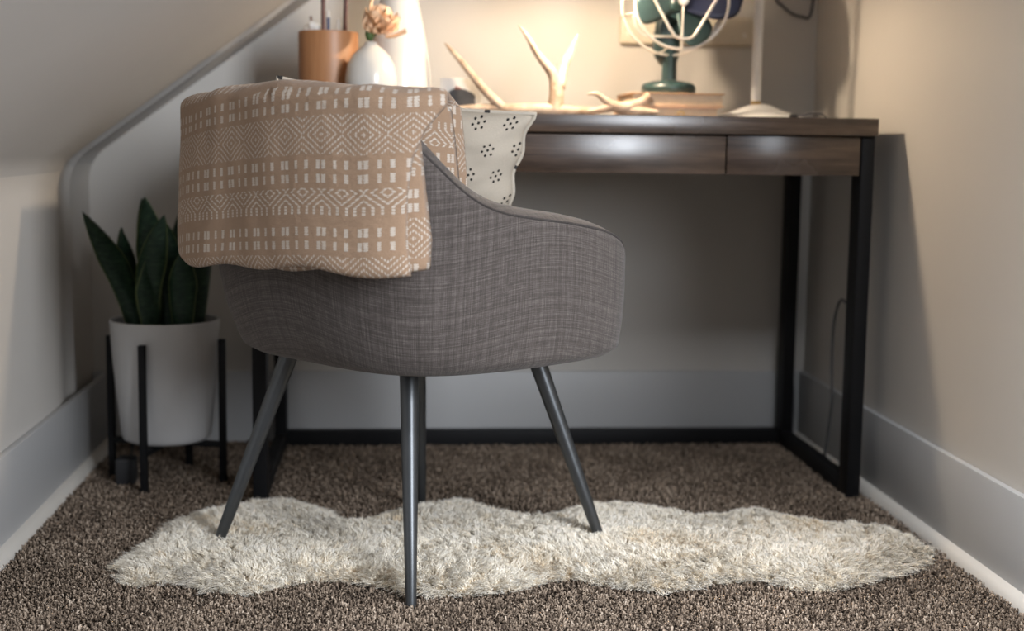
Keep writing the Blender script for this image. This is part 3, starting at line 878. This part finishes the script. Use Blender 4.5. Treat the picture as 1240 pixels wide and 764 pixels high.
brush(-0.008, -0.01, -0.011, -0.014, 0.370, 'left of two long dark red paintbrushes standing in the wooden cup', M['soil'])
brush(0.030, 0.0, 0.039, 0.004, 0.360, 'right of two long dark red paintbrushes standing in the wooden cup', M['soil'])
def pencil(x, y, tx, ty, L, r, mat, name, label, cat):
    b = thing(name, label, cat, (-0.136+x, 2.90+y, DZ+0.0125)); d = Vector((tx-x, ty-y, L))
    tube('barrel', [d*0.02, d*0.93], r, mat, b, 6 if name == 'pencil' else 12)
    tube('tip', [d*0.93, d*1.0], [r*0.98, r*0.5], M['card'], b, 8)
pencil(0.0, 0.012, -0.001, 0.016, 0.197, 0.0040, M['pencil_blue'], 'pencil', 'short blue-grey pencil between the brushes in the wooden cup', 'pencil')
pencil(0.016, 0.005, 0.020, 0.010, 0.180, 0.0036, M['card'], 'stylus', 'short white stick standing low in the wooden cup', 'stick')
b = thing('cotton_ball_stem', 'white cotton ball on a twig standing in the wooden cup', 'dried flower', (-0.160, 2.905, DZ+0.0125))
tube('stem', catmull([(0.01, 0, 0.002), (0.006, 0, 0.08), (-0.006, 0.0, 0.148)], 6), 0.0018, M['brush_handle'], b, 6)
bm = bmesh.new()
for dx, dy, dz, r in ((0, 0, 0.160, 0.0125), (-0.009, 0.003, 0.158, 0.0105), (0.008, -0.004, 0.160, 0.010), (-0.002, -0.007, 0.165, 0.009)):
    bmesh.ops.create_icosphere(bm, subdivisions=3, radius=r, matrix=Matrix.Translation((dx-0.008, dy, dz)))
mesh_obj('boll', bm, M['card'], b)
tube('twig_tip', [(-0.010, 0, 0.168), (-0.012, 0, 0.184)], [0.002, 0.003], M['brush_handle'], b, 6)

# small round bud vase with a peach flower
bud = thing('bud_vase', 'small round white bud vase with the peach flower', 'vase', (-0.048, 2.815, DZ))
lathe('body', [(0, 0), (0.022, 0), (0.027, 0.003), (0.042, 0.022), (0.051, 0.048), (0.051, 0.070), (0.0465, 0.096), (0.037, 0.114), (0.024, 0.127), (0.0140, 0.1335), (0.0115, 0.140), (0.0100, 0.141), (0.0090, 0.138), (0.010, 0.125), (0.03, 0.10), (0.03, 0.03), (0, 0.02)], M['gloss_white'], bud, 56, cap0=False, cap1=False)
fl = thing('flower', 'peach ruffled flower in the small round vase', 'flower', (-0.048, 2.815, DZ+0.045))
tube('stem', catmull([(0, 0, 0), (0.0, 0, 0.06), (0.001, 0, 0.098), (0.010, -0.004, 0.112)], 6), 0.0022, M['green'], fl, 8)
lathe('calyx', [(0, -0.010), (0.006, -0.006), (0.009, 0.002), (0.008, 0.009), (0, 0.011)], M['green'], fl, 14, loc=(-0.003, -0.006, 0.107), cap0=False, cap1=False)
fr = random.Random(5)
def petal(c, yaw, tilt, L, W):
    V, F = [], []; n, m = 7, 6
    R = Matrix.Rotation(yaw, 3, 'Z') @ Matrix.Rotation(tilt, 3, 'Y')
    ph = fr.uniform(0, 6)
    for s in (0.0006, -0.0006):
        for i in range(n+1):
            t = i/n; w = W*math.sin(PI*min(1, 0.12+t*0.75))**0.7
            for j in range(m+1):
                q = j/m*2-1
                p = Vector((q*q*0.25*W+0.004*t*math.sin(q*5+ph), q*w, L*t-0.2*L*t*t*abs(q)))
                p.x += -0.35*L*t*t+s+0.0025*t*math.sin(q*9+ph)
                V.append(Vector(c)+R @ p)
    K = m+1; H = (n+1)*K
    for i in range(n):
        for j in range(m):
            a = i*K+j; F.append((a, a+1, a+K+1, a+K)); a += H; F.append((a, a+K, a+K+1, a+1))
    return data_obj('petal', V, F, M['petal'], fl)
cen = (0.018, -0.006, 0.118)
for k in range(11): petal(cen, k*2*PI/11+0.2, 1.15+fr.uniform(-0.2, 0.2), 0.044*fr.uniform(0.85, 1.12), 0.028)
for k in range(10): petal((cen[0], cen[1], cen[2]+0.004), k*2*PI/10, 0.75+fr.uniform(-0.2, 0.2), 0.042*fr.uniform(0.85, 1.1), 0.026)
for k in range(7): petal((cen[0], cen[1], cen[2]+0.008), k*2*PI/7+0.4, 0.36+fr.uniform(-0.1, 0.1), 0.038, 0.022)
petal((0.006, -0.010, 0.132), PI, 0.42, 0.052, 0.012)
petal((0.030, -0.014, 0.108), -0.15, 1.70, 0.040, 0.018)

# tall white bottle vase
tall = thing('bottle_vase', 'tall tapering white bottle vase behind the small bud vase', 'vase', (0.008, 2.965, DZ))
lathe('body', [(0, 0), (0.060, 0), (0.066, 0.004), (0.069, 0.02), (0.069, 0.05), (0.066, 0.09), (0.060, 0.135), (0.051, 0.185), (0.0405, 0.235), (0.032, 0.275), (0.026, 0.315), (0.023, 0.36), (0.022, 0.40), (0.025, 0.415), (0.0235, 0.417), (0.019, 0.405), (0.019, 0.33), (0.0, 0.32)], M['gloss_white'], tall, 64, cap0=False, cap1=False)

# picture card
card = thing('picture_card', 'small white card with a dark grey animal picture leaning on the desk', 'card', (0.137, 2.915, DZ), math.radians(-4))
box('sheet', (-0.043, 0, 0.0), (0.043, 0.0025, 0.077), M['card'], card, 0.0006, 1)
def flat_shape(name, pts, mat, parent, y=-0.0006, t=0.0008):
    bm = bmesh.new(); a = [bm.verts.new((x, y, z)) for x, z in pts]; b = [bm.verts.new((x, y+t, z)) for x, z in pts]; n = len(pts)
    bm.faces.new(a); bm.faces.new(list(reversed(b)))
    for i in range(n): bm.faces.new((a[i], b[i], b[(i+1) % n], a[(i+1) % n]))
    bmesh.ops.recalc_face_normals(bm, faces=bm.faces); return mesh_obj(name, bm, mat, parent, False)
sil = [(-0.026, 0.018), (-0.030, 0.036), (-0.026, 0.048), (-0.016, 0.055), (-0.006, 0.056), (0.006, 0.055), (0.016, 0.051), (0.025, 0.046), (0.030, 0.040), (0.029, 0.030), (0.031, 0.026), (0.027, 0.014), (0.010, 0.017), (-0.010, 0.020)]
flat_shape('animal_print', [(p.x, p.y) for p in catmull([(x, z, 0) for x, z in sil+sil[:1]], 4)[:-1]], M['ink'], card)
flat_shape('crest_print', [(-0.014, 0.055), (-0.010, 0.062), (-0.006, 0.057), (-0.003, 0.061), (0.000, 0.055)], M['ink_red'], card, y=-0.0009)

# antlers: beam and tines in one carved skin per part
def antler(name, label, loc, rz, beam, tines):
    a = thing(name, label, 'antler', loc, rz)
    pts, rs = beam; tube('beam', catmull(pts, 8), lin(rs, 8), M['antler'], a, 12)
    for pts, rs in tines: tube('tine', catmull(pts, 8), lin(rs, 8), M['antler'], a, 12)
antler('deer_antler', 'large branching tan antler lying in the middle of the desk', (0.24, 2.86, DZ), 0,
       ([(-0.115, 0.02, 0.011), (-0.06, 0.012, 0.014), (0.0, 0.0, 0.013), (0.06, -0.005, 0.014), (0.115, -0.008, 0.012), (0.17, 0.0, 0.011)], [0.008, 0.010, 0.0125, 0.0135, 0.0115, 0.009]),
       [([(-0.020, 0.0, 0.016), (-0.060, 0.015, 0.055), (-0.100, 0.035, 0.105), (-0.128, 0.05, 0.138), (-0.138, 0.056, 0.149)], [0.010, 0.0088, 0.0070, 0.0042, 0.0012]),
        ([(0.088, -0.004, 0.012), (0.090, -0.002, 0.050), (0.083, 0.0, 0.085), (0.050, -0.008, 0.125), (0.028, -0.018, 0.158), (0.008, -0.026, 0.182)], [0.0175, 0.0150, 0.0120, 0.0072, 0.0050, 0.0012]),
        ([(0.096, 0.0, 0.060), (0.106, 0.02, 0.100), (0.122, 0.042, 0.135), (0.140, 0.06, 0.172)], [0.0125, 0.0105, 0.0085, 0.0015])])
antler('deer_antler', 'small forked tan antler lying beside the stacked books', (0.445, 2.80, DZ), 0,
       ([(-0.060, -0.010, 0.044), (-0.042, -0.008, 0.045), (-0.025, -0.004, 0.034), (-0.006, 0.0, 0.022), (0.020, 0.004, 0.018), (0.050, 0.006, 0.028), (0.070, 0.006, 0.042)], [0.0015, 0.0045, 0.0065, 0.0105, 0.013, 0.0105, 0.0125]),
       [([(-0.008, 0.0, 0.020), (-0.035, -0.006, 0.013), (-0.058, -0.010, 0.010)], [0.0095, 0.0075, 0.002]),
        ([(0.020, 0.004, 0.014), (0.055, -0.004, 0.012), (0.085, -0.012, 0.010)], [0.0105, 0.008, 0.004])])

# two books under the fan
def book(label, lo, hi, cover, rz=0):
    c = ((lo[0]+hi[0])/2, (lo[1]+hi[1])/2, lo[2]); b = thing('book', label, 'book', c, rz)
    w, d, h = (hi[0]-lo[0])/2, (hi[1]-lo[1])/2, hi[2]-lo[2]
    t = 0.0028
    box('cover', (-w, -d, 0), (w, d, t), cover, b, 0.0008); box('cover', (-w, -d, h-t), (w, d, h), cover, b, 0.0008)
    box('spine', (-w, d-t, t), (w, d, h-t), cover, b, 0.0006)
    box('pages', (-w+0.004, -d+0.004, t), (w-0.004, d-t, h-t), M['paper'], b, 0.0008)
book('thin pale pink book lying under the tan book on the desk', (0.470, 2.80, DZ), (0.658, 2.98, DZ+0.0215), M['pink_cover'])
book('tan book on top of the two stacked books beneath the fan', (0.477, 2.80, DZ+0.0216), (0.668, 2.985, DZ+0.050), M['tan_cover'])
cl = thing('brass_trinket', 'small brass trinket at the front of the stacked books', 'trinket', (0.575, 2.782, DZ))
tube('ring', [(0.006*math.cos(a*PI/8), 0, 0.0065+0.006*math.sin(a*PI/8)) for a in range(16)], 0.0014, M['brass'], cl, 8, closed=True)
box('bar', (-0.014, -0.003, 0), (0.014, 0.003, 0.004), M['brass'], cl, 0.001)

# vintage fan
FX, FY, FZ = 0.570, 2.895, DZ+0.0502
fan = thing('desk_fan', 'vintage teal desk fan with wire guard standing on the books', 'fan', (FX, FY, FZ))
lathe('base', [(0, 0), (0.054, 0), (0.056, 0.003), (0.056, 0.014), (0.0545, 0.018), (0.050, 0.022), (0.034, 0.026), (0.018, 0.0285), (0, 0.029)], M['teal'], fan, 48, cap0=False, cap1=False)
lathe('column', [(0, 0.027), (0.0165, 0.027), (0.0155, 0.034), (0.0150, 0.07), (0.0155, 0.09), (0, 0.09)], M['teal'], fan, 32, cap0=False, cap1=False)
bm = bmesh.new(); rings = []
for z, w, d, dx in ((0.060, 0.015, 0.014, 0), (0.075, 0.024, 0.018, -0.004), (0.095, 0.028, 0.021, -0.005), (0.125, 0.027, 0.021, -0.004), (0.150, 0.025, 0.020, -0.002), (0.165, 0.020, 0.017, 0)):
    rings.append([bm.verts.new((dx+w*math.copysign(abs(math.cos(a))**0.6, math.cos(a)), 0.012+d*math.copysign(abs(math.sin(a))**0.6, math.sin(a)), z)) for a in [2*PI*i/24 for i in range(24)]])
for a, b in zip(rings, rings[1:]):
    for i in range(24): bm.faces.new((a[i], a[(i+1) % 24], b[(i+1) % 24], b[i]))
bm.faces.new(list(reversed(rings[0]))); bm.faces.new(rings[-1])
mesh_obj('yoke', bm, M['teal'], fan)
HZ = 0.184                                            # hub height above the books
hub = lathe('motor', [(0, -0.055), (0.010, -0.054), (0.017, -0.048), (0.019, -0.030), (0.030, -0.028), (0.036, -0.010), (0.038, 0.03), (0.034, 0.055), (0.02, 0.068), (0, 0.07)], M['teal'], fan, 36, cap0=False, cap1=False)
hub.rotation_euler = (-PI/2, 0, 0); hub.location = (0.008, 0.0, HZ)
def blade(ang, L, W, mat):
    V, F = [], []; n, m = 10, 6
    for s in (0.0008, -0.0008):
        for i in range(n+1):
            t = i/n; r = 0.016+(L-0.016)*t
            w = W*(0.35+0.65*math.sin(PI*min(1, t*0.72+0.05)))*(1 if t < 0.75 else math.sqrt(max(0.02, 1-((t-0.75)/0.25)**2)))
            for j in range(m+1):
                q = j/m*2-1
                x, z = r, q*w; y = q*w*0.45*(1-0.3*t)+s-0.040
                V.append((x*math.cos(ang)-z*math.sin(ang)+0.008, y, x*math.sin(ang)+z*math.cos(ang)+HZ))
    K = m+1; H = (n+1)*K
    for i in range(n):
        for j in range(m):
            a = i*K+j; F.append((a, a+1, a+K+1, a+K)); a += H; F.append((a, a+K, a+K+1, a+1))
        for j in (0, m):
            a = i*K+j; F.append((a, a+K, a+H+K, a+H))
    for j in range(m):
        a = n*K+j; F.append((a, a+1, a+H+1, a+H))
    o = data_obj('blade', V, F, mat, fan)
    bm = bmesh.new(); bm.from_mesh(o.data); bmesh.ops.recalc_face_normals(bm, faces=bm.faces); bm.to_mesh(o.data); bm.free()
    return o
for a, L, W, mt in ((-0.95, 0.098, 0.036, M['teal_light']), (0.10, 0.135, 0.042, M['navy']), (1.25, 0.098, 0.036, M['teal_light']), (2.35, 0.098, 0.036, M['teal_light']), (3.35, 0.090, 0.030, M['teal_light'])):
    o = blade(a, L, W, mt)
    if mt is M['navy']: o['label'] = 'dark navy blade'
def circ(r, y, n=56, cx=0.008, cz=HZ, e=1.0): return [(cx+r*math.cos(2*PI*i/n), y, cz+r*math.sin(2*PI*i/n)*e) for i in range(n)]
bm = bmesh.new()
bm_tube(bm, circ(0.096, -0.078), 0.0030, 8, True); bm_tube(bm, circ(0.104, -0.012, cx=0.000), 0.0028, 8, True)
for k in range(6):
    a = 2*PI*k/6+0.25
    bm_tube(bm, [(0.008+0.096*math.cos(a), -0.078, HZ+0.096*math.sin(a)), (0.103*math.cos(a)+0.004, -0.045, HZ+0.103*math.sin(a)), (0.104*math.cos(a), -0.012, HZ+0.104*math.sin(a))], 0.0018, 6)
bmesh.ops.recalc_face_normals(bm, faces=bm.faces); mesh_obj('guard_ring', bm, M['wire'], fan)
def guard_loop(rot, R0, y, rad, cz):
    P = []
    for k in range(3):
        a = -PI/2+rot+k*2*PI/3
        for da, rr in ((-0.42, 0.83), (-0.16, 0.985), (0.16, 0.985), (0.42, 0.83)):
            P.append((0.012+R0*rr*math.cos(a+da), y, cz+R0*rr*math.sin(a+da)))
    tube('guard_loop', catmull(P+P[:1], 6)[:-1], rad, M['wire'], fan, 8, True)
guard_loop(0.0, 0.088, -0.088, 0.0032, HZ+0.012)
guard_loop(PI/3, 0.098, -0.014, 0.0024, HZ)
tube('guard_bar', [(0.008, -0.085, HZ+0.10), (0.008, -0.094, HZ), (0.008, -0.085, HZ-0.10)], 0.0022, M['wire'], fan, 8)
lathe('guard_badge', [(0, 0), (0.011, 0), (0.010, 0.004), (0, 0.006)], M['wire'], fan, 24, loc=(0, 0, 0), cap0=False, cap1=False).matrix_local = Matrix.Translation((0.008, -0.094, HZ)) @ Matrix.Rotation(PI/2, 4, 'X')

# rail screwed to the back wall
rail = thing('wall_rail', 'cream painted rail screwed to the back wall behind the fan', 'rail', (0.660, YB, 0.953))
box('board', (-0.155, -0.022, -0.033), (0.155, 0, 0.034), M['cream_plastic'], rail, 0.009, 4)
for x in (-0.135, 0.132):
    s = lathe('screw', [(0, 0), (0.006, 0), (0.0055, 0.002), (0, 0.003)], M['shoe'], rail, 16, cap0=False, cap1=False)
    s.matrix_local = Matrix.Translation((x, -0.0218, -0.008)) @ Matrix.Rotation(PI/2, 4, 'X')

# lamp: disc base, pole, arm reaching left over the desk, shade and bulb
LX, LY = 0.766, 2.93
lamp = thing('desk_lamp', 'slim white desk lamp with a flat cone base and brass collar', 'lamp', (LX, LY, DZ))
lathe('base', [(0, 0), (0.096, 0), (0.098, 0.002), (0.097, 0.006), (0.085, 0.010), (0.05, 0.021), (0.022, 0.032), (0.012, 0.034), (0, 0.034)], M['lamp_white'], lamp, 64, loc=(0.008, 0, 0), cap0=False, cap1=False)
lathe('collar', [(0, 0.0335), (0.0105, 0.0335), (0.0105, 0.040), (0, 0.040)], M['brass'], lamp, 24, cap0=False, cap1=False)
lathe('pole', [(0, 0.040), (0.0100, 0.040), (0.0100, 0.505), (0.008, 0.512), (0, 0.513)], M['lamp_white'], lamp, 24, cap0=False, cap1=False)
HX, HY, HZL = 0.385-LX, 2.745-LY, 0.305
tube('arm', catmull([(0.0, 0, 0.485), (-0.12, -0.07, 0.520), (-0.30, -0.145, 0.500), (HX, HY, HZL+0.084)], 8), 0.0075, M['lamp_white'], lamp, 12)
lathe('shade', [(0.018, 0.082), (0.022, 0.080), (0.040, 0.058), (0.075, 0.0), (0.0735, 0.0), (0.038, 0.056), (0.020, 0.077), (0.0, 0.078), (0.0, 0.084), (0.018, 0.082)], M['lamp_white'], lamp, 48, loc=(HX, HY, HZL), cap0=False, cap1=False)
lathe('bulb', [(0, 0.028), (0.012, 0.030), (0.019, 0.040), (0.017, 0.055), (0.010, 0.066), (0.009, 0.078), (0, 0.078)], M['bulb'], lamp, 24, loc=(HX, HY, HZL), cap0=False, cap1=False)
pl = bpy.data.lights.new('bulb_light', 'POINT'); pl.energy = 11.5; pl.color = (1.0, 0.80, 0.575); pl.shadow_soft_size = 0.018
po = bpy.data.objects.new('bulb_light', pl); link(po); po.location = (LX+HX, LY+HY, DZ+HZL+0.004)

# short black cord with a plug in front of the lamp base
cd = thing('charger_cord', 'short black cord with a plug lying before the lamp base', 'cord', (0.812, 2.80, DZ))
box('plug', (-0.008, -0.006, 0), (0.006, 0.006, 0.011), M['cord'], cd, 0.002)
tube('lead', catmull([(0.004, 0, 0.006), (0.03, 0.0, 0.013), (0.060, 0.006, 0.012), (0.075, 0.02, 0.003), (0.07, 0.06, 0.003)], 8), 0.0020, M['grey_cord'], cd, 8)

# cables
c1 = tube('hanging_cable', catmull([(0.840, 3.158, 1.30), (0.858, 3.160, 1.06), (0.885, 3.158, 1.010), (0.925, 3.158, 0.991), (0.950, 3.158, 1.010), (0.955, 3.158, 1.20)], 8), 0.0030, M['grey_cord'])
tag(c1, 'thin dark cable looping on the back wall at the upper right corner', 'cable')
c2 = tube('floor_cable', catmull([(0.945, 2.74, 0.50), (0.947, 2.80, 0.382), (0.947, 2.86, 0.372), (0.948, 2.895, 0.335), (0.948, 2.905, 0.29), (0.948, 2.905, 0.23), (0.944, 2.885, 0.185), (0.940, 2.870, 0.150), (0.938, 2.885, 0.06), (0.935, 2.900, 0.006)], 8), 0.0032, M['grey_cord'])
tag(c2, 'dark cable curving down the right wall behind the front desk leg', 'cable')
c3 = tube('lamp_cable', catmull([(0.930, 3.146, 0.74), (0.935, 3.155, 0.55), (0.925, 3.152, 0.36), (0.930, 3.150, 0.22), (0.938, 3.145, 0.10), (0.936, 3.140, 0.006)], 8), 0.0028, M['grey_cord'])
tag(c3, 'thin cable hanging in the far corner beside the back desk leg', 'cable')
